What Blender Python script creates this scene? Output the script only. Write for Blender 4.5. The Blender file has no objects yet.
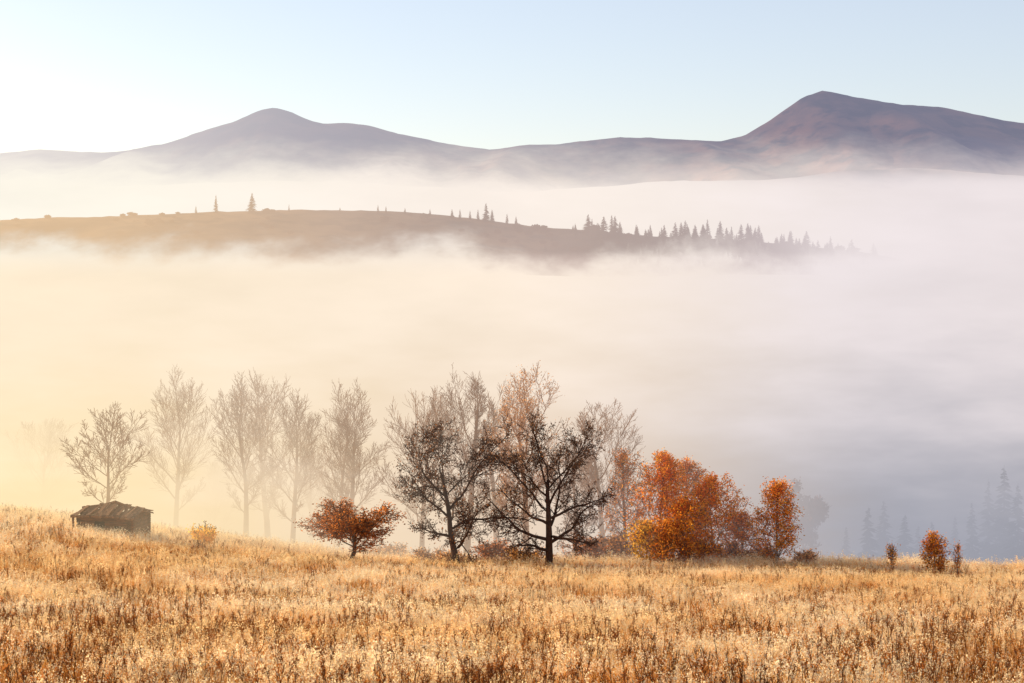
import bpy, math, random
from mathutils import Vector, noise, Matrix
import numpy as np
random.seed(7)
scene=bpy.context.scene
COL=scene.collection
F=1621.0
def sstep(a,b,x):
    t=min(1,max(0,(x-a)/(b-a))); return t*t*(3-2*t)
def link(o): COL.objects.link(o); return o

# ------------------------------------------------------------ node helpers
class NT:
    def __init__(s,nt): s.nt=nt; nt.nodes.clear()
    def n(s,t,**k):
        x=s.nt.nodes.new(t)
        for a,b in k.items(): setattr(x,a,b)
        return x
    def put(s,sock,v):
        if isinstance(v,bpy.types.NodeSocket): s.nt.links.new(v,sock)
        else: sock.default_value=v
    def m(s,op,a,b=0.0,c=0.0):
        x=s.n('ShaderNodeMath',operation=op); s.put(x.inputs[0],a); s.put(x.inputs[1],b)
        return x.outputs[0]
    def mr(s,v,a,b,c,d,smooth=True):
        x=s.n('ShaderNodeMapRange',interpolation_type='SMOOTHSTEP' if smooth else 'LINEAR')
        s.put(x.inputs['Value'],v)
        for nm,vv in(('From Min',a),('From Max',b),('To Min',c),('To Max',d)): s.put(x.inputs[nm],vv)
        return x.outputs[0]
    def mix(s,f,a,b,mode='MIX'):
        x=s.n('ShaderNodeMix',data_type='RGBA',blend_type=mode)
        s.put(x.inputs[0],f)
        s.put(x.inputs[6],a if isinstance(a,bpy.types.NodeSocket) else (*a,1)); s.put(x.inputs[7],b if isinstance(b,bpy.types.NodeSocket) else (*b,1))
        return x.outputs[2]
    def pos(s):
        g=s.n('ShaderNodeNewGeometry'); return g.outputs['Position']
    def xyz(s,v):
        x=s.n('ShaderNodeSeparateXYZ'); s.put(x.inputs[0],v); return x.outputs
    def noise(s,vec,scale,detail=3,rough=.55,sc=(1,1,1)):
        mp=s.n('ShaderNodeMapping'); s.put(mp.inputs[0],vec); mp.inputs['Scale'].default_value=sc
        x=s.n('ShaderNodeTexNoise'); s.put(x.inputs['Vector'],mp.outputs[0]); x.inputs['Scale'].default_value=scale
        x.inputs['Detail'].default_value=detail; x.inputs['Roughness'].default_value=rough
        return x.outputs['Fac']
    def scale(s,c,k):
        x=s.n('ShaderNodeVectorMath',operation='SCALE'); s.put(x.inputs[0],c); s.put(x.inputs['Scale'],k); return x.outputs[0]
def newmat(name):
    m=bpy.data.materials.new(name); m.use_nodes=True; m.cycles.emission_sampling='NONE'; return m,NT(m.node_tree)

# fog emission colour by angle from origin: painted golden sun glow, grey-blue valley shade
def fog_glow(N,P,X,Y,Z,full=False):
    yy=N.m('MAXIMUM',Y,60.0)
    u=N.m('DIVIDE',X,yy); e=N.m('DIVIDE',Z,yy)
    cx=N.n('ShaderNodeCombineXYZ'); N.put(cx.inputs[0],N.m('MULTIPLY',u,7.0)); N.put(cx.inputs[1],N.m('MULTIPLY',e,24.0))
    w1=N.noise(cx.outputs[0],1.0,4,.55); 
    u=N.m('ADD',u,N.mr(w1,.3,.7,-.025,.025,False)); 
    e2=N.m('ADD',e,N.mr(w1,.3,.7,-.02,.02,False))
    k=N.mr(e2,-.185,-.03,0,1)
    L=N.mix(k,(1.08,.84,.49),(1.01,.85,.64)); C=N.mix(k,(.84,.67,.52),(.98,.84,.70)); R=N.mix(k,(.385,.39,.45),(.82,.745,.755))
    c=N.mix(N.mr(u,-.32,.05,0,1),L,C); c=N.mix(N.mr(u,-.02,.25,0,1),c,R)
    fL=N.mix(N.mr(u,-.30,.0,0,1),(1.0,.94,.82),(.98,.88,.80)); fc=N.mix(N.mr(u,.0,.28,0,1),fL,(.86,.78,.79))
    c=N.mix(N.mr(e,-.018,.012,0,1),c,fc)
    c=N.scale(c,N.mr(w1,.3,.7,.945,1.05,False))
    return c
def painted_haze(N,sh,kind):
    """paint mist onto a surface as fog-coloured emission, set by where it stands"""
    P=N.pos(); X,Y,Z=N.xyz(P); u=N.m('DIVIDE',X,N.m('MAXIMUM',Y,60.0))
    col=fog_glow(N,P,X,Y,Z)
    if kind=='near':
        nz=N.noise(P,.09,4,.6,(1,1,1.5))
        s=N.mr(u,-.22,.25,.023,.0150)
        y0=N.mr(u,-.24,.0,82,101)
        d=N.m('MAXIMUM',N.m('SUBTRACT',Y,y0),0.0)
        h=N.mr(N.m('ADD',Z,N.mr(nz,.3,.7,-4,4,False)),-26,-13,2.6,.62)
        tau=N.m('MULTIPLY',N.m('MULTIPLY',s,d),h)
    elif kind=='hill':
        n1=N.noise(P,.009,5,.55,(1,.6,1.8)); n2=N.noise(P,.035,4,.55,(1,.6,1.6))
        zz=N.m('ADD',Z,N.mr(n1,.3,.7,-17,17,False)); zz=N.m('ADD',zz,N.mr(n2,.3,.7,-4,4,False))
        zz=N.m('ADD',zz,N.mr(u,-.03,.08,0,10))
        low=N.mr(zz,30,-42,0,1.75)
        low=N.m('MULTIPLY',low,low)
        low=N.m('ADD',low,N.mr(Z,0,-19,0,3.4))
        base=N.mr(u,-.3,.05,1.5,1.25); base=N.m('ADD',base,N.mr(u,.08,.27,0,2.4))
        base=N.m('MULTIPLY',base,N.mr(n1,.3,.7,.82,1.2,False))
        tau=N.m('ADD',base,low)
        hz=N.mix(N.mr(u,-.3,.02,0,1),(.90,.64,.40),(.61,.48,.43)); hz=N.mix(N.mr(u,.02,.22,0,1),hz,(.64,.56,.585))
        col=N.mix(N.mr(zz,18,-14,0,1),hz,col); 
        col=N.mix(N.mr(u,.14,.25,0,1),col,fog_glow(N,P,X,Y,Z))
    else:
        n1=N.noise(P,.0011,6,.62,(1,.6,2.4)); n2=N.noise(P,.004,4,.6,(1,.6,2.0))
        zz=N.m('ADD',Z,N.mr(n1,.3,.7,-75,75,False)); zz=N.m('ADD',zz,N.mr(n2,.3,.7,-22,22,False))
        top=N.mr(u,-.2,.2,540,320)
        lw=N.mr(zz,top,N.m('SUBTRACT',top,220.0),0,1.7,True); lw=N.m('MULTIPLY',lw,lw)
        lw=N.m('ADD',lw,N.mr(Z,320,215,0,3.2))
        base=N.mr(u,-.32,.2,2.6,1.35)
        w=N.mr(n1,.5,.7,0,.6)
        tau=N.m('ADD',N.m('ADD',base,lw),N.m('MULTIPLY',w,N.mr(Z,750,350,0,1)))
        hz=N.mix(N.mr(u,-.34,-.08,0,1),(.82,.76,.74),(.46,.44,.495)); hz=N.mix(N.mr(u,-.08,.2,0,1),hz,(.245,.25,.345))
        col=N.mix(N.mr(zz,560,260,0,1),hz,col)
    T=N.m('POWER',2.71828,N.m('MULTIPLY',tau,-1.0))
    em=N.n('ShaderNodeEmission'); N.put(em.inputs[0],col)  # self-lit mist colour blended over the surface; no volume scatters light
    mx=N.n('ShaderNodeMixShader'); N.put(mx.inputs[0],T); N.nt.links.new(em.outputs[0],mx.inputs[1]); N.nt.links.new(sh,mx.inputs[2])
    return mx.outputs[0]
def surf_mat(name,c1,c2,scale=1.0,rough=.9,c3=None,fine=None,transl=0.0,obj=False,island=0.0,sc=(1,1,1),bump=0.0,instr=0.0,haze=None,xdark=None):
    m,N=newmat(name)
    v=N.n('ShaderNodeTexCoord').outputs['Object'] if obj else N.pos()
    f=N.mr(N.noise(v,scale,4,.6,sc),.35,.65,0,1)
    c=N.mix(f,c1,c2)
    if c3:
        f2=N.mr(N.noise(v,fine or scale*5,3,.6,sc),.45,.65,0,1); c=N.mix(f2,c,c3)
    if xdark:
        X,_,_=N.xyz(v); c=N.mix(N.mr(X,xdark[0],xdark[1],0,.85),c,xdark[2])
    if island>0:
        c=N.scale(c,N.mr(N.n('ShaderNodeNewGeometry').outputs['Random Per Island'],0,1,1-island,1+island,False))
    if instr>0:
        c=N.scale(c,N.mr(N.n('ShaderNodeObjectInfo').outputs['Random'],0,1,1-instr,1+instr,False))
    out=N.n('ShaderNodeOutputMaterial')
    if transl>0:
        d=N.n('ShaderNodeBsdfDiffuse'); t=N.n('ShaderNodeBsdfTranslucent'); mx=N.n('ShaderNodeMixShader')
        N.put(d.inputs[0],c); N.put(t.inputs[0],c); mx.inputs[0].default_value=transl
        N.nt.links.new(d.outputs[0],mx.inputs[1]); N.nt.links.new(t.outputs[0],mx.inputs[2]); sh=mx.outputs[0]
    else:
        p=N.n('ShaderNodeBsdfPrincipled'); N.put(p.inputs['Base Color'],c); p.inputs['Roughness'].default_value=rough
        p.inputs['Specular IOR Level'].default_value=.15
        if bump>0:
            b=N.n('ShaderNodeBump'); b.inputs['Strength'].default_value=.8; b.inputs['Distance'].default_value=bump
            N.put(b.inputs['Height'],N.noise(v,(fine or scale*5),5,.65,sc)); N.nt.links.new(b.outputs[0],p.inputs['Normal'])
        sh=p.outputs[0]
    if haze: sh=painted_haze(N,sh,haze)
    N.nt.links.new(sh,out.inputs[0])
    return m

# ------------------------------------------------------------ ground function
_ys=[0,100]; _zs=[-3.1,-3.1-16.6]
y=100.0; z=_zs[-1]
while y<13000:
    st=1.0 if y<400 else 20
    if y<150: s=.166+.07*sstep(100,130,y)
    elif y<700: s=.236+.1*sstep(150,220,y)
    else: s=0
    if z<-150: s=0
    y+=st; z-=s*st; _ys.append(y); _zs.append(z)
def hump(X,y):
    s=max(0,(-X-3)/29.0); h=3.3*min(s,2.0)**1.2
    r=sstep(12,34,X)*.5
    return h*sstep(40,95,y)*(1-sstep(140,400,y)) - r*sstep(50,95,y)
def gz(X,y):
    b=float(np.interp(y,_ys,_zs)) if y>0 else -3.1
    n=(noise.noise(Vector((X*.06,y*.06,3)))*.45+noise.noise(Vector((X*.25,y*.25,7)))*.12)*(1 if y<300 else 6)
    return b+hump(X,y)+n*min(1,.4+abs(y)/60)

def mesh_obj(name,verts,faces,mats,smooth=False,mi=None):
    me=bpy.data.meshes.new(name); me.from_pydata(verts,[],faces)
    for m in mats: me.materials.append(m)
    if mi is not None: me.polygons.foreach_set('material_index',mi)
    if smooth: me.polygons.foreach_set('use_smooth',[True]*len(me.polygons))
    me.update()
    return bpy.data.objects.new(name,me)
def grid(name,xs_of,ys,zf,mats,nx):
    vs=[];fs=[]
    for j,yy in enumerate(ys):
        a,b=xs_of(yy)
        for i in range(nx):
            X=a+(b-a)*i/(nx-1); vs.append((X,yy,zf(X,yy)))
    for j in range(len(ys)-1):
        for i in range(nx-1):
            k=j*nx+i; fs.append((k,k+1,k+nx+1,k+nx))
    return mesh_obj(name,vs,fs,mats,True)
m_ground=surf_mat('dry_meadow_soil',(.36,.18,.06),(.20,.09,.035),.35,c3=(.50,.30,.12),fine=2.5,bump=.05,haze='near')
ys=[-40,-20,-8,0]+[i*1.5 for i in range(1,110)]+[165+i*8 for i in range(1,30)]+[420+i*60 for i in range(12)]+[1300,1800,2600,4000,6000,8000,11000,14000]
g=grid('ground',lambda y:(-60-abs(y)*.9,60+abs(y)*.9),ys,gz,[m_ground],160)
g['kind']='structure'; link(g)

# ------------------------------------------------------------ self-lit sheet painted as the fog bank filling the valley
_fy=[205,230,260,300,350,420,500,1500,1900,2600,4500,6600,8200]; _fz=[-52,-46,-39.5,-32.5,-25.5,-19,-18.5,-22,-13,36,145,225,250]
def fogz(X,yy):
    z=float(np.interp(yy,_fy,_fz)); k=min(1,max(0,(yy-300)/900))
    z+=noise.noise(Vector((X/160,yy/160,1)))*3*k
    if yy>2200: z+=noise.noise(Vector((X/500,yy/700,5)))*4*min(1,(yy-2200)/2000)
    return z
m_fog,N=newmat('fog_glow_sheet'); P=N.pos(); X_,Y_,Z_=N.xyz(P)
c=fog_glow(N,P,X_,Y_,Z_)
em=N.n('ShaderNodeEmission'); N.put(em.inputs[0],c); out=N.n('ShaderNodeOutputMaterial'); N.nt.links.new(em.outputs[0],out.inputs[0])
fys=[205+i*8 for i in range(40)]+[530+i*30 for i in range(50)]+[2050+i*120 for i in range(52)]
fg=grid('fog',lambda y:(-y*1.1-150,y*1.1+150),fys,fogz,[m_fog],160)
fg['kind']='stuff'; fg['label']='thick morning fog filling the valley, as a self-lit sheet'; link(fg)

# ------------------------------------------------------------ hill
hill_px=[(-500,235),(-200,224),(0,219),(100,216),(200,212),(300,209),(400,211),(440,214),(480,219),(520,224),(560,228),(600,231),(650,235),(700,238),(750,241),(800,245),(850,250),(900,258),(980,276),(1100,330)]
HD=1500.0
hx=[(p-512)/F*HD for p,_ in hill_px]; hz=[(250-q)/F*HD for _,q in hill_px]
def hillz(X,yy):
    R=float(np.interp(X,hx,hz))+noise.noise(Vector((X*.02,1,1)))*1.5+noise.noise(Vector((X*.09,1,4)))*.8
    yr=HD
    if yy<yr:
        t=(yr-yy)/260.0; z=R-(R+155)*(min(1,t)**1.35) 
        z+=noise.noise(Vector((X*.012,yy*.012,2)))*10*min(1,t*3)+noise.noise(Vector((X*.04,yy*.04,2)))*2.5*min(1,t*5)
    else:
        t=(yy-yr)/300; z=R-(R+155)*min(1,t)**1.5
    return z
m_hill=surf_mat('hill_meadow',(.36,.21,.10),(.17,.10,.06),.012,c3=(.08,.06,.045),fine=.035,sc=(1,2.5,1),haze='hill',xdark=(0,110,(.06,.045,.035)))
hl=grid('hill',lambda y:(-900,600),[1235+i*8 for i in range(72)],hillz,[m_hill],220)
hl['kind']='structure'; link(hl)

# ------------------------------------------------------------ mountains
mt_px=[(-600,190),(-300,172),(-100,160),(0,154),(40,150),(80,152),(105,153),(130,151),(165,145),(200,132),(235,122),(262,110),(275,108),(290,112),(310,121),(325,125),(345,123),(370,126),(400,135),(440,143),(490,150),(530,146),(560,144),(590,140),(620,137),(650,138),(690,141),(720,142),(745,135),(765,123),(785,109),(805,96),(822,90),(838,93),(860,99),(880,102),(900,105),(940,107),(970,113),(1000,120),(1024,124),(1200,140),(1500,175)]
MD=8000.0
mx=[(p-512)/F*MD for p,_ in mt_px]; mz=[(250-q)/F*MD+10 for _,q in mt_px]
def fbm(x,y,s,o=5):
    v=0;a=1
    for i in range(o):
        v+=a*(1-2*abs(noise.noise(Vector((x*s,y*s,5+i))))); s*=2; a*=.5
    return v
def mtz(X,yy):
    R=float(np.interp(X,mx,mz))+noise.noise(Vector((X*.006,4,4)))*5+noise.noise(Vector((X*.02,4,9)))*3
    t=abs(yy-MD)/2300.0; t=min(1,t)
    z=R-(R+160)*(t**.95)
    z+=(fbm(X*1.0,yy*.35,.0011)-.8)*170*min(1,t*3.0)*(1-t)
    return z
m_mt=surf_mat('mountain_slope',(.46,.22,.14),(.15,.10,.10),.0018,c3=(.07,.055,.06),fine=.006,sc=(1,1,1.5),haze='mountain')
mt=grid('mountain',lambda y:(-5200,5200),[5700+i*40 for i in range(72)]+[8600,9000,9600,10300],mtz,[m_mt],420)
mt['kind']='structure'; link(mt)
ft_px=[(-400,200),(0,190),(150,182),(300,178),(420,184),(520,190),(600,184),(680,178),(760,178),(840,168),(900,165),(960,169),(1024,173),(1300,180)]
FD=6400.0
fx=[(p-512)/F*FD for p,_ in ft_px]; fz=[(250-q)/F*FD for _,q in ft_px]
def ftz(X,yy):
    R=float(np.interp(X,fx,fz))+noise.noise(Vector((X*.004,8,4)))*14+noise.noise(Vector((X*.02,4,9)))*3
    t=min(1,abs(yy-FD)/900.0)
    return R-(R+160)*t+(fbm(X,yy*.5,.002)-.8)*60*min(1,t*3)*(1-t)
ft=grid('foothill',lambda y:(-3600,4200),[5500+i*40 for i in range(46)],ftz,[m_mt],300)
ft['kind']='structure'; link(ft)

# ------------------------------------------------------------ tree toolkit
class MB:
    def __init__(s): s.v=[];s.f=[];s.mi=[]
    def tube(s,pts,rad,k,mi=0):
        b=len(s.v); n=len(pts)
        for i,p in enumerate(pts):
            d=(pts[min(i+1,n-1)]-pts[max(i-1,0)])
            if d.length<1e-6: d=Vector((0,0,1))
            d.normalize(); a=d.orthogonal().normalized(); c=d.cross(a)
            for j in range(k):
                t=2*math.pi*j/k; s.v.append(p+(a*math.cos(t)+c*math.sin(t))*rad[i])
        for i in range(n-1):
            for j in range(k):
                q=b+i*k+j; r=b+i*k+(j+1)%k
                s.f.append((q,r,r+k,q+k)); s.mi.append(mi)
    def leaf(s,p,sz,mi=1):
        a=Vector((random.gauss(0,1),random.gauss(0,1),random.gauss(0,1))).normalized()
        c=a.orthogonal().normalized(); b=len(s.v)
        w=sz*random.uniform(.5,.8); l=sz
        s.v+= [p-a*l*.5, p+c*w*.5, p+a*l*.5, p-c*w*.5]; s.f.append((b,b+1,b+2,b+3)); s.mi.append(mi)
def rv(): return Vector((random.gauss(0,1),random.gauss(0,1),random.gauss(0,1)))
ENV=None
def envdist(p,d):
    """distance from p along d to the crown envelope"""
    if ENV is None: return 1e9
    cz,rx,rz,sd=ENV
    q=Vector((p.x/rx,p.y/rx,(p.z-cz)/rz)); e=Vector((d.x/rx,d.y/rx,d.z/rz))
    R=1+.24*noise.noise(Vector((d.x*1.9+sd,d.y*1.9,d.z*1.9)))
    a=e.dot(e); b=q.dot(e); c=q.dot(q)-R*R; D=b*b-a*c
    if D<=0: return 0.0
    t=(-b+math.sqrt(D))/a
    return max(0.0,t)
def grow(T,C,p,d,L,r,lvl,P,tips):
    ns=P['seg'][lvl]; pts=[p.copy()]; dirs=[d.copy()]; d=d.copy()
    for i in range(ns):
        d=d+rv()*P['wob'][lvl]+Vector((0,0,P['trop'][lvl])); d.normalize()
        p=p+d*(L/ns); pts.append(p.copy()); dirs.append(d.copy())
    mxl=P['max']; re=P['tip'] if lvl==mxl else r*P['taper'][lvl]
    rad=[max(P['tip'],r+(re-r)*i/ns) for i in range(ns+1)]
    if lvl==0: rad[0]*=1.35
    (T if lvl<2 else C).tube(pts,rad,[7,5,4,3,3][lvl])
    if lvl>=mxl-1:
        for q in pts[1:]: tips.append(q)
    if lvl==mxl: return
    n=P['n'][lvl]; az=random.uniform(0,6.28); t0=P['t0'][lvl]
    for c in range(n):
        t=t0+(1-t0)*(c+random.random()*.8)/n; t=min(.999,t)
        if c==n-1: t=.999
        k=t*ns; i=int(k); fr=k-i
        q=pts[i].lerp(pts[i+1],fr); dd=dirs[i+1]
        az+=2.4+random.uniform(-.4,.4)
        a=dd.orthogonal().normalized(); a=Matrix.Rotation(az,3,dd)@a
        an=P['ang'][lvl]
        if lvl==0 and 'ang1' in P: an=an+(P['ang1']-an)*((t-t0)/(1-t0))
        ang=math.radians(an*random.uniform(.75,1.25))
        if c==n-1: ang*=.4
        nd=dd*math.cos(ang)+a*math.sin(ang)
        ll=L*P['rat'][lvl]*random.uniform(.8,1.18)*(1-P['fall'][lvl]*(t-t0)/(1-t0+1e-6))
        ed=envdist(q,nd)
        if lvl==0 and P.get('fill'): ll=ed*random.uniform(.74,1.0) 
        else: ll=min(ll,ed*random.uniform(.8,1.2)+.15)
        if ll<.12: continue
        rr=max(P['tip'],(rad[i]*(1-fr)+rad[i+1]*fr)*P['rr'][lvl])
        grow(T,C,q,nd,ll,rr,lvl+1,P,tips)
FAN=dict(max=4,fill=1,env=.16,seg=[8,9,6,4,3],wob=[.03,.05,.07,.09,.12],trop=[.02,.06,.08,.08,.06],taper=[.3,.2,.3,.4,.5],n=[13,9,6,4],t0=[.24,.10,.12,.15],ang=[50,28,30,32],ang1=20,rat=[.7,.46,.55,.7],fall=[0,.35,.4,.3],rr=[.42,.42,.5,.7],tip=.0095,len=.66)
SPARSE=dict(FAN); SPARSE.update(n=[12,7,5,4],ang=[62,34,34,34],tip=.011)
TALL=dict(FAN); TALL.update(n=[17,8,6,4],ang=[44,30,32,32],ang1=18,env=.14,t0=[.22,.12,.12,.15],len=.8)
OLD=dict(max=4,fill=1,env=.06,seg=[7,10,6,5,3],wob=[.11,.17,.2,.22,.25],trop=[.0,.015,.03,.02,.0],taper=[.35,.25,.3,.4,.5],n=[14,11,7,5],t0=[.15,.18,.15,.15],ang=[74,46,45,45],ang1=32,rat=[1.15,.38,.5,.5],fall=[.2,.3,.4,.3],rr=[.55,.48,.5,.65],tip=.0125,len=.55)
BIRCH=dict(max=3,env=.03,fill=1,seg=[10,6,5,3],wob=[.03,.08,.14,.2],trop=[.02,.05,.0,-.05],taper=[.2,.3,.4,.5],n=[32,8,5],t0=[.06,.15,.15],ang=[54,38,40],ang1=24,rat=[.34,.5,.5],fall=[.62,.4,.3],rr=[.4,.5,.6],tip=.010,len=.95)
DOME=dict(OLD); DOME.update(env=.26,n=[18,9,7,5],t0=[.40,.12,.15,.15],ang=[82,42,45,45],ang1=30,wob=[.1,.08,.16,.2,.25],rat=[1.25,.42,.45,.5],trop=[0,.0,.02,.02,0],len=.6)

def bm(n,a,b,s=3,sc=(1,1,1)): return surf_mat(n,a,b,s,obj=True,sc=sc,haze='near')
bark_pale=bm('bark_golden_brown',(.36,.16,.05),(.24,.10,.035))
bark_dark=bm('bark_dark',(.11,.052,.028),(.06,.032,.02),4)
bark_red=bm('bark_reddish',(.50,.23,.08),(.34,.15,.06))
bark_birch=bm('bark_birch',(.50,.40,.32),(.12,.08,.055),3,(1,1,4))
twig_birch=bm('twig_birch',(.24,.11,.045),(.14,.065,.03))
def leafmat(n,a,b,c=None,hz='near',tr=.55): return surf_mat(n,a,b,.9,obj=True,transl=tr,island=.4,c3=c,fine=2.2,haze=hz)
lf_orange=leafmat('leaves_orange',(.98,.36,.035),(.88,.24,.025),(.99,.52,.07))
lf_red=leafmat('leaves_rust',(.88,.30,.04),(.68,.20,.03),(.94,.45,.07))
lf_yellow=leafmat('leaves_yellow',(.98,.58,.06),(.92,.42,.035),(.98,.68,.13))
lf_brown=leafmat('leaves_brown',(.28,.12,.045),(.14,.062,.03))
lf_rbrown=leafmat('leaves_russet',(.74,.26,.06),(.46,.16,.045))
lf_tan=leafmat('leaves_tan',(.82,.42,.13),(.62,.28,.08))

def make_tree(name,label,px,top,wpx,dist,P,bark,twig,leaf=None,leafn=0,leafsz=.12,seed=0,r0=None,lean=(0,0),multi=1,group=None,zfun=gz,spread=.25,cat='tree',env=None):
    global ENV
    random.seed(seed)
    X=(px-512)/F*dist; gzv=zfun(X,dist)-.12
    H=max(1.3,(250-top)/F*dist-gzv); W=wpx/F*dist
    T=MB();C=MB();tips=[]
    e0=P['env'] if env is None else env
    rz=H*(1-e0)/2; ENV=(H*e0+rz,W/2,rz,seed*1.37)
    tl=H*P['len']
    r=r0 or H*.015
    for k in range(multi):
        d=Vector((lean[0]+(random.uniform(-.35,.35) if multi>1 else 0),lean[1]+(random.uniform(-.2,.2) if multi>1 else 0),1)).normalized()
        off=Vector((random.uniform(-.4,.4),random.uniform(-.3,.3),0)) if multi>1 else Vector((0,0,0))
        grow(T,C,off,d,tl*(1 if k==0 else random.uniform(.7,1)),r*(1 if multi==1 else .75),0,P,tips)
    if leaf and tips:
        for i in range(leafn):
            q=random.choice(tips)+rv()*spread*.5
            C.leaf(q,leafsz*random.uniform(.6,1.4))
    allv=np.array([tuple(v) for v in T.v+C.v])
    h=np.percentile(allv[:,2],99.6); cx0,cx1=np.percentile(allv[:,0],.8),np.percentile(allv[:,0],99.2)
    cy0,cy1=np.percentile(allv[:,1],.8),np.percentile(allv[:,1],99.2)
    sx=W/(cx1-cx0); sy=W/(cy1-cy0); sz=H/h
    mid=(cx0+cx1)/2*sx
    S=lambda vs:[(v[0]*sx-mid*min(1,max(0,v[2]/h*1.6)),v[1]*sy,v[2]*sz) for v in vs]
    e=bpy.data.objects.new(name,None); e.location=(X,dist,gzv); e.empty_display_size=.3
    e['label']=label; e['category']=cat
    if group: e['group']=group
    link(e)
    t=mesh_obj('trunk',S(T.v),T.f,[bark],True,T.mi)
    c=mesh_obj('crown',S(C.v),C.f,[twig,leaf or twig],False,C.mi)
    for o in(t,c): o.parent=e; link(o)
    return e
G='bare trees standing in the mist'
make_tree('bare_tree','bare rounded tree standing behind the log hut',107,404,82,105,SPARSE,bark_pale,bark_pale,seed=13,group=G)
for i,(px,top,w,d,P,s) in enumerate([(175,370,80,125,FAN,21),(246,376,62,123,FAN,22),(268,374,66,127,FAN,29),(292,392,60,124,FAN,23),(336,396,48,131,FAN,24),(355,384,62,121,FAN,25),(40,420,80,162,FAN,26),(312,432,44,142,FAN,27),(213,460,50,152,FAN,28)]):
    make_tree('bare_tree','tall bare tree fading into golden mist',px,top,w,d,P,bark_pale,bark_pale,seed=s,group=G)
for i,(px,top,w,d,P,s) in enumerate([(422,389,86,118,FAN,31),(467,373,52,117,TALL,32),(497,388,46,120,TALL,33),(605,402,64,118,FAN,34),(575,440,50,120,FAN,36)]):
    make_tree('bare_tree','tall bare grey-brown tree behind the dark trees',px,top,w,d,P,bark_pale,bark_pale,seed=s,group=G)
make_tree('bare_tree','tall tree with fine russet twigs and last leaves',526,368,72,112,FAN,bark_red,bark_red,lf_tan,5200,.085,seed=38,group=G)
make_tree('old_tree','dark spreading old tree with few brown leaves',458,422,118,101,OLD,bark_dark,bark_dark,lf_brown,3600,.10,seed=44,r0=.19,lean=(-.12,0))
make_tree('old_tree','dark leaning old tree with twisted wide branches',548,419,128,98.5,OLD,bark_dark,bark_dark,lf_brown,3000,.10,seed=48,r0=.25,lean=(.10,0))
make_tree('small_tree','low dome-shaped russet tree in the grass',349,502,92,95,DOME,bark_dark,twig_birch,lf_rbrown,7500,.09,seed=55,r0=.11)
GB='autumn birches at the meadow edge'
make_tree('birch_tree','slender birch with thin rust leaves',627,449,44,106,BIRCH,bark_birch,twig_birch,lf_red,3600,.10,seed=61,group=GB)
make_tree('birch_tree','birch with dense bright orange-red leaves',659,452,58,104,BIRCH,bark_birch,twig_birch,lf_orange,10500,.11,seed=62,group=GB)
make_tree('birch_tree','low birch with golden yellow leaves',646,520,36,102.5,BIRCH,bark_birch,twig_birch,lf_yellow,3600,.10,seed=93,group=GB)
make_tree('birch_tree','birch with thinning rust-brown leaves',690,460,52,107,BIRCH,bark_birch,twig_birch,lf_red,6500,.10,seed=64,group=GB)
make_tree('birch_tree','broad birch with orange-rust leaves',714,474,60,104,BIRCH,bark_birch,twig_birch,lf_orange,9000,.11,seed=65,group=GB)
make_tree('birch_tree','lower birch with orange leaves among taller birches',684,496,56,102,BIRCH,bark_birch,twig_birch,lf_orange,6500,.11,seed=81,group=GB)
make_tree('birch_tree','low birch with orange-rust leaves',672,520,40,101,BIRCH,bark_birch,twig_birch,lf_red,3200,.10,seed=82,group=GB)
make_tree('birch_tree','low birch with rust-brown leaves',742,512,40,104,BIRCH,bark_birch,twig_birch,lf_red,3800,.10,seed=66,group=GB)
make_tree('birch_tree','upright birch with orange-brown leaves',776,480,42,102,BIRCH,bark_birch,twig_birch,lf_orange,5800,.11,seed=67,group=GB)
make_tree('birch_tree','short dense orange-brown birch sapling',935,531,26,96,BIRCH,bark_birch,twig_birch,lf_red,2200,.10,seed=68,group=GB)
make_tree('birch_tree','thin orange birch sapling in the grass',891,543,12,97,BIRCH,bark_birch,twig_birch,lf_orange,380,.09,seed=69,group=GB)
make_tree('birch_tree','thin rust birch sapling in the grass',957,542,11,96,BIRCH,bark_birch,twig_birch,lf_red,330,.09,seed=70,group=GB)
GS='shrubs at the meadow edge'
for i,(px,top,w,d,lf,s,lab) in enumerate([(204,523,24,93,lf_yellow,71,'small round golden-yellow shrub in the grass'),(425,548,50,103,lf_tan,72,'low tan shrub under the trees'),(452,550,44,102,lf_tan,82,'low tan shrub under the old trees'),(495,540,60,103,lf_rbrown,73,'low russet shrub under the old trees'),(526,548,44,101,lf_tan,83,'low tan shrub under the old trees'),(585,536,60,104,lf_rbrown,74,'low russet shrub under the trees'),(615,532,48,105,lf_tan,75,'low tan shrub under the birches'),(700,536,46,102,lf_orange,76,'low orange shrub under the birches'),(732,542,44,103,lf_red,77,'low rust shrub under the birches'),(762,546,34,103,lf_tan,79,'low tan shrub under the birches'),(805,557,28,103,lf_tan,78,'low tan shrub under the trees'),(388,543,44,108,lf_tan,84,'low tan shrub under the trees')]):
    make_tree('shrub',lab,px,top,w,d,DOME,bark_dark,twig_birch,lf,1800,.09,seed=s,r0=.03,group=GS,cat='shrub',env=.0)
make_tree('round_tree','leafy round tree dimmed by grey fog',801,484,46,148,OLD,bark_dark,bark_dark,lf_brown,6000,.25,seed=79)

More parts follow.
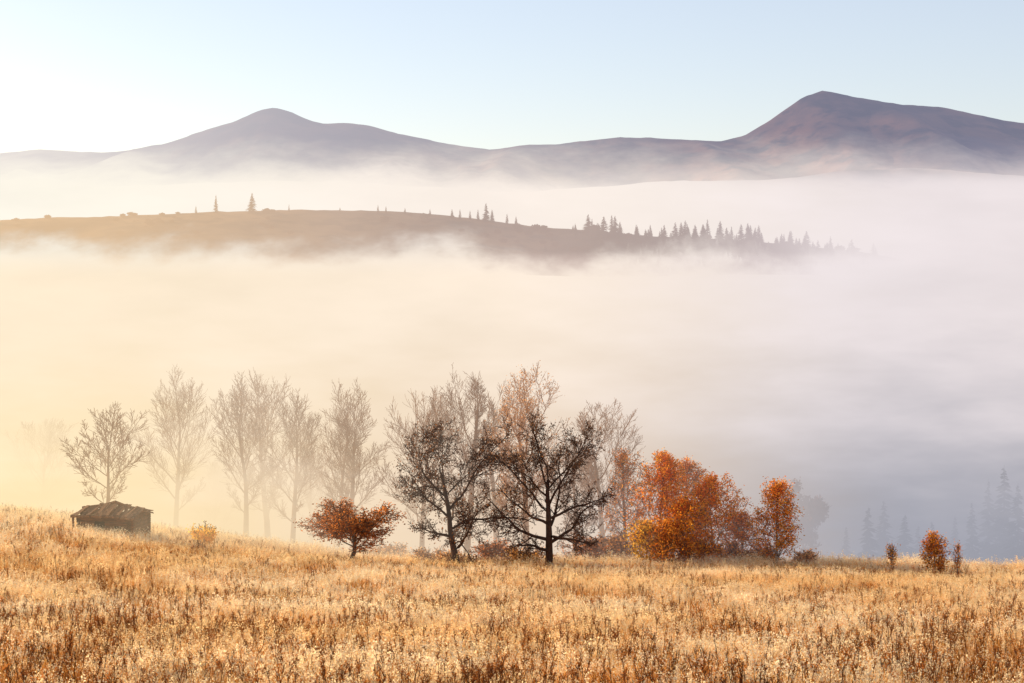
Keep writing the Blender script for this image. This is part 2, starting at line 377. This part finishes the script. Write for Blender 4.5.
# ------------------------------------------------------------ spruces
spr_near=surf_mat('spruce_needles',(.035,.042,.04),(.05,.055,.045),2,obj=True,haze='near')
spr_hill=surf_mat('spruce_needles_hill',(.07,.055,.035),(.10,.075,.045),2,obj=True,haze='hill')
lf_hill=leafmat('leaves_brown_hill',(.17,.09,.05),(.09,.06,.035),None,'hill')
def spruce_mesh(seed,H=18.0,R=3.0,nw=26,nb=9):
    random.seed(seed); C=MB(); T=MB()
    T.tube([Vector((0,0,0)),Vector((0,0,H*.5)),Vector((0,0,H))],[.22,.13,.02],6)
    for w in range(nw):
        t=w/nw; z=H*(.06+.93*t); L0=R*(1-t)**.85+.15
        for b in range(nb):
            a=random.uniform(0,6.28); L=L0*random.uniform(.45,1.2)
            d=Vector((math.cos(a),math.sin(a),0)); s=Vector((-d.y,d.x,0)); zz=z+random.uniform(-.35,.35)
            p0=Vector((0,0,zz)); p1=p0+d*L*.5+Vector((0,0,-L*.12)); p2=p0+d*L+Vector((0,0,-L*.38))
            wd=L*.22+.08; k=len(C.v)
            C.v+=[p0,p1+s*wd-Vector((0,0,.25)),p1+Vector((0,0,.05)),p1-s*wd-Vector((0,0,.25)),p2]
            C.f+=[(k,k+1,k+2),(k,k+2,k+3),(k+2,k+1,k+4),(k+3,k+2,k+4)]; C.mi+=[0]*4
    return T,C
SPR=[]
for sd in range(5):
    T,C=spruce_mesh(100+sd,18,2.8+.6*sd)
    t=mesh_obj('trunk',[tuple(v) for v in T.v],T.f,[bark_dark],True); c=mesh_obj('crown',[tuple(v) for v in C.v],C.f,[spr_near])
    off=len(T.v)
    w=bpy.data.meshes.new('spruce_tree'); w.from_pydata([tuple(v) for v in T.v+C.v],[],T.f+[tuple(i+off for i in f) for f in C.f])
    w.materials.append(spr_hill); w.update()
    SPR.append((t.data,c.data,w)); 
    bpy.data.objects.remove(t); bpy.data.objects.remove(c)
random.seed(5)
for (px,top,d) in [(868,505,156),(884,498,164),(905,512,158),(932,520,154),(972,500,162),(988,478,168),(1004,464,164),(1018,482,156),(1040,470,166),(846,525,164),(955,515,172),(918,524,168)]:
    X=(px-512)/F*d; z0=gz(X,d)-.3; H=(250-top)/F*d-z0; k=random.choice(SPR)
    e=bpy.data.objects.new('spruce_tree',None); e.location=(X,d,z0); s=H/18; e.scale=(s*1.05,s*1.05,s); e.rotation_euler[2]=random.uniform(0,6)
    e['label']='dark spruce half swallowed by grey fog'; e['category']='tree'; e['group']='spruces in the foggy valley'; link(e)
    for nm,me in(('trunk',k[0]),('crown',k[1])):
        o=bpy.data.objects.new(nm,me); o.parent=e; link(o)
def ridge_tree(px,h,d,w=1.0):
    X=(px-512)/F*d; z0=hillz(X,d)-.5
    me=random.choice(SPR)[2]
    o=bpy.data.objects.new('spruce_tree',me); s=h/18; o.scale=(s*w,s*w,s); o.location=(X,d,z0); o.rotation_euler[2]=random.uniform(0,6)
    o['label']='small dark spruce on the hazy hill'; o['category']='tree'; o['group']='spruces on the hill'; link(o)
for px,h in [(216,17),(252,19),(196,8),(289,7),(378,8),(386,7),(452,9),(460,10),(470,9),(478,11),(486,18),(492,13),(507,11),(516,9),(340,5),(405,6),(430,7)]:
    ridge_tree(px,h,HD-8,1.3)
for i in range(270):
    px=random.choice([random.gauss(640,50),random.uniform(545,885),random.gauss(700,60),random.gauss(790,50)])
    if px<530 or px>890: px=random.uniform(550,885)
    hh=(7+13*random.random()**1.7) if 590<px<760 else (5+11*random.random()**1.5)
    ridge_tree(px,hh,HD-random.random()**1.3*80,1.6)
random.seed(77)
B=MB(); 
B.tube([Vector((0,0,0)),Vector((0,0,3))],[.25,.15],6,0)
for i in range(700):
    q=rv().normalized()*random.uniform(.0,1)**.4; q=Vector((q.x*3.2*(1+.3*math.sin(q.z*5)),q.y*3.2,3.2+q.z*2.6)); B.leaf(q+rv()*.3,1.1)
bme=mesh_obj('leafy_tree',[tuple(v) for v in B.v],B.f,[spr_hill,lf_hill],False,B.mi); bmd=bme.data; bpy.data.objects.remove(bme)
for i in range(120):
    px=random.choice([random.gauss(150,16),random.gauss(150,16),random.uniform(0,60),random.uniform(260,300),random.uniform(370,520),random.uniform(520,860),random.uniform(540,860),random.uniform(520,700)])
    d=HD-random.uniform(0,60); X=(px-512)/F*d
    o=bpy.data.objects.new('leafy_tree',bmd); s=random.uniform(.35,1.0)*(.75 if px<330 else 1.1); o.scale=(s*1.4,s*1.4,s); o.location=(X,d,hillz(X,d)-.9); o.rotation_euler[2]=random.uniform(0,6)
    o['label']='small rounded leafy tree on the hazy hill'; o['category']='tree'; o['group']='leafy trees on the hill'; link(o)

# ------------------------------------------------------------ log hut
def wm(n,a,b,s,c3,fi,sc): return surf_mat(n,a,b,s,obj=True,c3=c3,fine=fi,sc=sc,bump=.02,haze='near')
wood=wm('weathered_logs',(.19,.075,.03),(.09,.038,.018),3,(.30,.13,.055),9,(.3,1,3))
roofm=wm('weathered_roof_boards',(.30,.135,.055),(.13,.06,.03),2,(.46,.24,.11),8,(3,.4,1))
darkm=wm('dark_opening_boards',(.03,.02,.015),(.05,.035,.025),3,None,9,(1,1,1))
HX=(114-512)/F*90; HY=90.0; HZ=gz(HX,HY)-.42
hut=bpy.data.objects.new('log_hut',None); hut.location=(HX,HY,HZ); hut.rotation_euler[2]=math.radians(-14); hut.scale=(.92,.92,1.0)
hut['label']='small weathered log hut with sagging plank roof'; hut['category']='hut'; link(hut)
random.seed(3)
def box(M,c,s,rot=0,mi=0,j=0):
    b=len(M.v); cr,sr=math.cos(rot),math.sin(rot)
    for dx in(-.5,.5):
        for dy in(-.5,.5):
            for dz in(-.5,.5):
                x=dx*s[0]; z=dz*s[2]; M.v.append(Vector((c[0]+x*cr-z*sr+random.uniform(-j,j),c[1]+dy*s[1]+random.uniform(-j,j),c[2]+x*sr+z*cr+random.uniform(-j,j))))
    for f in[(0,1,3,2),(4,6,7,5),(0,4,5,1),(2,3,7,6),(0,2,6,4),(1,5,7,3)]:
        M.f.append(tuple(b+i for i in f)); M.mi.append(mi)
def part(name,M,mat,par=hut,smooth=False,label=None):
    o=mesh_obj(name,[tuple(v) for v in M.v],M.f,[mat],smooth); o.parent=par; link(o)
    return o
L,Wd=3.3,2.3
M=MB()
for k in range(7):
    z=.12+k*.225
    for (x0,x1) in ([(-L/2-.15,-.65),(0.0,.6),(1.1,L/2+.15)] if k in(2,3,4) else [(-L/2-.15,-.65),(.0,L/2+.15)] if k<6 else [(-L/2-.2,L/2+.2)]):
        a=Vector((x0+random.uniform(-.06,.06),-Wd/2,z));b=Vector((x1+random.uniform(-.03,.03),-Wd/2,z+random.uniform(-.03,.03)))
        M.tube([a,a.lerp(b,.5)+Vector((0,random.uniform(-.03,.03),0)),b],[.105,.115,.10],8)
    M.tube([Vector((-L/2-.15,Wd/2,z)),Vector((L/2+.15,Wd/2,z))],[.115,.11],8)
    for sx in(-L/2,L/2):
        M.tube([Vector((sx,-Wd/2-.2,z+.11)),Vector((sx,Wd/2+.2,z+.11))],[.11,.11],8)
part('wall',M,wood,smooth=True)
M=MB()
for k in range(4): box(M,(-.58+k*.17,-Wd/2+.02,.78),(.15,.05,1.3),0,0,.008)
part('door',M,darkm)
M=MB(); box(M,(.85,-Wd/2+.06,.9),(.5,.04,.6)); part('window',M,darkm)
M=MB()
nb=19
for side in(-1,1):
    for k in range(nb):
        x=-L/2-.38+(L+.76)*(k+.5)/nb
        e=abs(2*(k+.5)/nb-1.06)
        zr=1.88+.34*(1-e)+random.uniform(-.10,.10); ze=1.72-.08*e+random.uniform(-.14,.06)
        ye=side*(Wd/2+.34+random.uniform(-.4,.2))
        w=(L+.76)/nb*random.uniform(.36,.49)
        b=len(M.v)
        for (yy,zz) in((ye,ze),(side*.01,zr)):
            for dx in(-w,w):
                for dz in(0,.06): M.v.append(Vector((x+dx+random.uniform(-.06,.06),yy,zz+dz+random.uniform(-.015,.015))))
        for f in[(0,1,3,2),(4,6,7,5),(0,4,5,1),(2,3,7,6),(0,2,6,4),(1,5,7,3)]: M.f.append(tuple(b+i for i in f)); M.mi.append(0)
M.tube([Vector((-L/2-.45,0,1.92)),Vector((-.6,0,2.12)),Vector((.1,0,2.30)),Vector((.9,0,2.08)),Vector((L/2+.45,0,1.90))],[.06,.06,.09,.07,.06],6)
M.tube([Vector((-L/2-.42,-Wd/2-.3,1.62)),Vector((0,-Wd/2-.3,1.70)),Vector((L/2+.42,-Wd/2-.3,1.62))],[.07,.06,.06],6)
part('roof',M,roofm)
M=MB()
for sx in(-L/2,L/2):
    for k in range(2):
        hw=1.0-k*.42; M.tube([Vector((sx,-hw,1.74+k*.12)),Vector((sx,hw,1.74+k*.12))],[.07,.07],6)
part('gable',M,wood,smooth=True)
for x in(-L/2-.28,L/2+.28):
    M=MB(); M.tube([Vector((x,-Wd/2-.28,0)),Vector((x+.03,-Wd/2-.28,.8)),Vector((x,-Wd/2-.28,1.62))],[.08,.07,.07],7); part('post',M,wood,smooth=True)

# ------------------------------------------------------------ grass
def gmat(n,a,b,c3=None,tr=.5): return surf_mat(n,a,b,.09,transl=tr,c3=c3,fine=.8,instr=.28,haze='near')
gr_gold=gmat('grass_gold',(.94,.49,.125),(.80,.34,.065),(.97,.61,.22))
gr_cream=gmat('grass_frosted_cream',(.99,.86,.60),(.99,.74,.38),tr=.58)
gr_rust=gmat('grass_rust',(.62,.22,.045),(.40,.13,.03))
gr_dark=gmat('weed_dark',(.12,.045,.02),(.22,.08,.03),tr=.25)
HID=bpy.data.collections.new('grass_tufts')
HIDW=bpy.data.collections.new('weed_stalks')
def blade(M,p,d,h,w,bend,mi,ns=3):
    b=len(M.v); s=Vector((-d.y,d.x,0)); a=random.uniform(0,3.14); s=Matrix.Rotation(a,3,'Z')@s
    for i in range(ns+1):
        t=i/ns; q=p+Vector((0,0,h*(t-.25*bend*t*t)))+d*(bend*h*.7*t*t); ww=w*(1-t*.85)
        M.v+=[q-s*ww*.5,q+s*ww*.5]
    for i in range(ns): M.f.append((b+2*i,b+2*i+1,b+2*i+3,b+2*i+2)); M.mi.append(mi)
    return q
def tuft(seed,n,h,rad,mats,kind):
    random.seed(seed); M=MB()
    for i in range(n):
        a=random.uniform(0,6.28); r=rad*random.random()**.6; p=Vector((math.cos(a)*r,math.sin(a)*r,-.05)); 
        a2=a+random.gauss(0,.8); d=Vector((math.cos(a2),math.sin(a2),0))
        hh=h*random.uniform(.4,1.15); mi=0 if random.random()<.72 else 1
        q=blade(M,p,d,hh,random.uniform(.007,.016),random.uniform(.1,1.1),mi)
        if kind=='seed' and random.random()<.42:
            for k in range(9): M.leaf(q+Vector((random.gauss(0,.022),random.gauss(0,.022),random.uniform(-.18,.06))),random.uniform(.025,.05),2)
        if kind=='frost' and random.random()<.5:
            for k in range(7): M.leaf(q+rv()*.045,random.uniform(.025,.05),2)
    o=mesh_obj('tuft',[tuple(v) for v in M.v],M.f,mats,False,M.mi); return o
def weed(seed,h):
    random.seed(seed); M=MB(); forks=seed%3
    for s in range(random.randint(1,3)):
        d=Vector((random.gauss(0,.15),random.gauss(0,.15),1)).normalized(); p=Vector((random.gauss(0,.14),random.gauss(0,.14),-.05)); hh=h*random.uniform(.55,1.1)
        pts=[p+d*hh*t/4+rv()*.014 for t in range(5)]
        M.tube(pts,[.011,.010,.009,.007,.005],3,0)
        for k in range(random.randint(4,10)):
            t=random.uniform(.45,1) if forks else random.uniform(.8,1); q=p+d*hh*t; a=random.uniform(0,6.28); e=q+Vector((math.cos(a),math.sin(a),1.5))*random.uniform(.02,.09)*(1.4-t*.6)
            M.tube([q,e],[.004,.003],3,0)
            for m in range(3): M.leaf(e+rv()*.014,random.uniform(.02,.045),1 if random.random()<.6 else 2)
    return mesh_obj('weed',[tuple(v) for v in M.v],M.f,[gr_dark,gr_dark if seed%2 else gr_rust,gr_rust],False,M.mi)
for i in range(4): HID.objects.link(tuft(200+i,48,.48,.27,[gr_gold,gr_rust,gr_cream],'plain'))
for i in range(3): HID.objects.link(tuft(210+i,38,.62,.25,[gr_gold,gr_cream,gr_cream],'seed'))
for i in range(3): HID.objects.link(tuft(220+i,42,.50,.30,[gr_gold,gr_cream,gr_cream],'frost'))
for i in range(2): HID.objects.link(tuft(230+i,46,.46,.26,[gr_rust,gr_gold,gr_rust],'plain'))
for i in range(14): HIDW.objects.link(weed(240+i,.76))
def scatter(name,coll,pts,label):
    me=bpy.data.meshes.new(name); n=len(pts); me.from_pydata([p[0] for p in pts],[],[])
    a=me.attributes.new('rz','FLOAT','POINT'); a.data.foreach_set('value',[p[1] for p in pts])
    a=me.attributes.new('sc','FLOAT','POINT'); a.data.foreach_set('value',[p[2] for p in pts])
    a=me.attributes.new('ix','INT','POINT'); a.data.foreach_set('value',[p[3] for p in pts])
    o=bpy.data.objects.new(name,me); o['kind']='stuff'; o['label']=label; link(o)
    ng=bpy.data.node_groups.new(name,'GeometryNodeTree')
    ng.interface.new_socket('Geometry',in_out='INPUT',socket_type='NodeSocketGeometry'); ng.interface.new_socket('Geometry',in_out='OUTPUT',socket_type='NodeSocketGeometry')
    A=ng.nodes.new; L=ng.links.new
    gi=A('NodeGroupInput'); go=A('NodeGroupOutput'); ip=A('GeometryNodeInstanceOnPoints'); ci=A('GeometryNodeCollectionInfo')
    ci.inputs['Collection'].default_value=coll; ci.inputs['Separate Children'].default_value=True; ci.inputs['Reset Children'].default_value=True
    def at(nm,t):
        x=A('GeometryNodeInputNamedAttribute'); x.data_type=t; x.inputs['Name'].default_value=nm
        return [s for s in x.outputs if s.enabled and s.name=='Attribute'][0]
    cx=A('ShaderNodeCombineXYZ'); L(at('rz','FLOAT'),cx.inputs[2])
    L(gi.outputs[0],ip.inputs['Points']); L(ci.outputs[0],ip.inputs['Instance']); ip.inputs['Pick Instance'].default_value=True
    L(at('ix','INT'),ip.inputs['Instance Index'])
    L(cx.outputs[0],ip.inputs['Rotation']); L(at('sc','FLOAT'),ip.inputs['Scale']); L(ip.outputs[0],go.inputs[0])
    md=o.modifiers.new('scatter','NODES'); md.node_group=ng
    return o
random.seed(99)
pts=[];wp=[]
def nse(x,y,s,o): return noise.noise(Vector((x*s,y*s,o)))
while len(pts)<44000:
    yy=24+ (116-24)*random.random()**.9
    hw=.335*yy+5; X=random.uniform(-hw,hw)
    c=nse(X,yy*.6,.25,11)*.7+nse(X,yy*.6,.9,12)*.7
    nearf=sstep(85,38,yy); r=random.random()
    if c>.12: ix=random.choice([7,8,9,7,8,4,5,6] if r<.75 else [0,1,2,3])
    elif c<-.05: ix=random.choice([10,11] if r<.25+.40*nearf else [0,1,2,3,4,5])
    else: ix=random.choice([0,1,2,3,4,5,6] if r<.72 else [7,8,9,10,11])
    tall=1+.5*sstep(94,99,yy)*(1-sstep(104,108,yy))*sstep(-24,-12,X)
    pts.append(((X,yy,gz(X,yy)),random.uniform(0,6.28),random.uniform(.6,1.15)*(1+.35*c)*tall,ix))
while len(wp)<9500:
    yy=26+ (114-26)*random.random()**1.25; hw=.335*yy+5; X=random.uniform(-hw,hw)
    c=nse(X,yy*.6,.35,31)+nse(X,yy,1.1,33)*.4
    if random.random()>.4+1.0*c+.2*sstep(75,35,yy): continue
    wp.append(((X,yy,gz(X,yy)),random.uniform(0,6.28),random.uniform(.45,1.05),random.randint(0,13)))
scatter('grass',HID,pts,'frosted golden dry meadow grass')
scatter('dry_weeds',HIDW,wp,'dark brown dry weed stalks standing in the grass')

# ------------------------------------------------------------ light, sky
EL,AZ=17.0,55.0
w=bpy.data.worlds.new('World'); scene.world=w; w.use_nodes=True
N=NT(w.node_tree)
sk=N.n('ShaderNodeTexSky'); sk.sky_type='NISHITA'; sk.sun_disc=False
sk.sun_elevation=math.radians(EL); sk.sun_rotation=math.radians(-AZ); sk.altitude=600; sk.dust_density=.9; sk.air_density=1.0; sk.ozone_density=1.2
ml=N.n('ShaderNodeVectorMath',operation='MULTIPLY'); N.put(ml.inputs[0],sk.outputs[0]); ml.inputs[1].default_value=(.80,.74,.72)
ad=N.n('ShaderNodeVectorMath',operation='ADD'); N.put(ad.inputs[0],ml.outputs[0]); ad.inputs[1].default_value=(2.65,2.75,3.2)
bg=N.n('ShaderNodeBackground'); bg.inputs[1].default_value=.13; wo=N.n('ShaderNodeOutputWorld')
N.nt.links.new(ad.outputs[0],bg.inputs[0]); N.nt.links.new(bg.outputs[0],wo.inputs[0])
S=Vector((-math.sin(math.radians(AZ))*math.cos(math.radians(EL)),math.cos(math.radians(AZ))*math.cos(math.radians(EL)),math.sin(math.radians(EL))))
ld=bpy.data.lights.new('sun','SUN'); ld.energy=5.0; ld.angle=math.radians(.5); ld.color=(1,.79,.48)
lo=bpy.data.objects.new('sun',ld); lo.rotation_euler=(-S).to_track_quat('-Z','Y').to_euler(); lo.location=(-50,30,60); link(lo)
cd=bpy.data.cameras.new('camera'); cd.lens=57; cd.sensor_width=36; cd.shift_y=-91/1024; cd.clip_end=40000; cd.clip_start=.5
co=bpy.data.objects.new('camera',cd); co.rotation_euler=(math.radians(90),0,0); link(co); scene.camera=co
scene.view_settings.view_transform='Standard'; scene.view_settings.look='None'; scene.view_settings.exposure=0
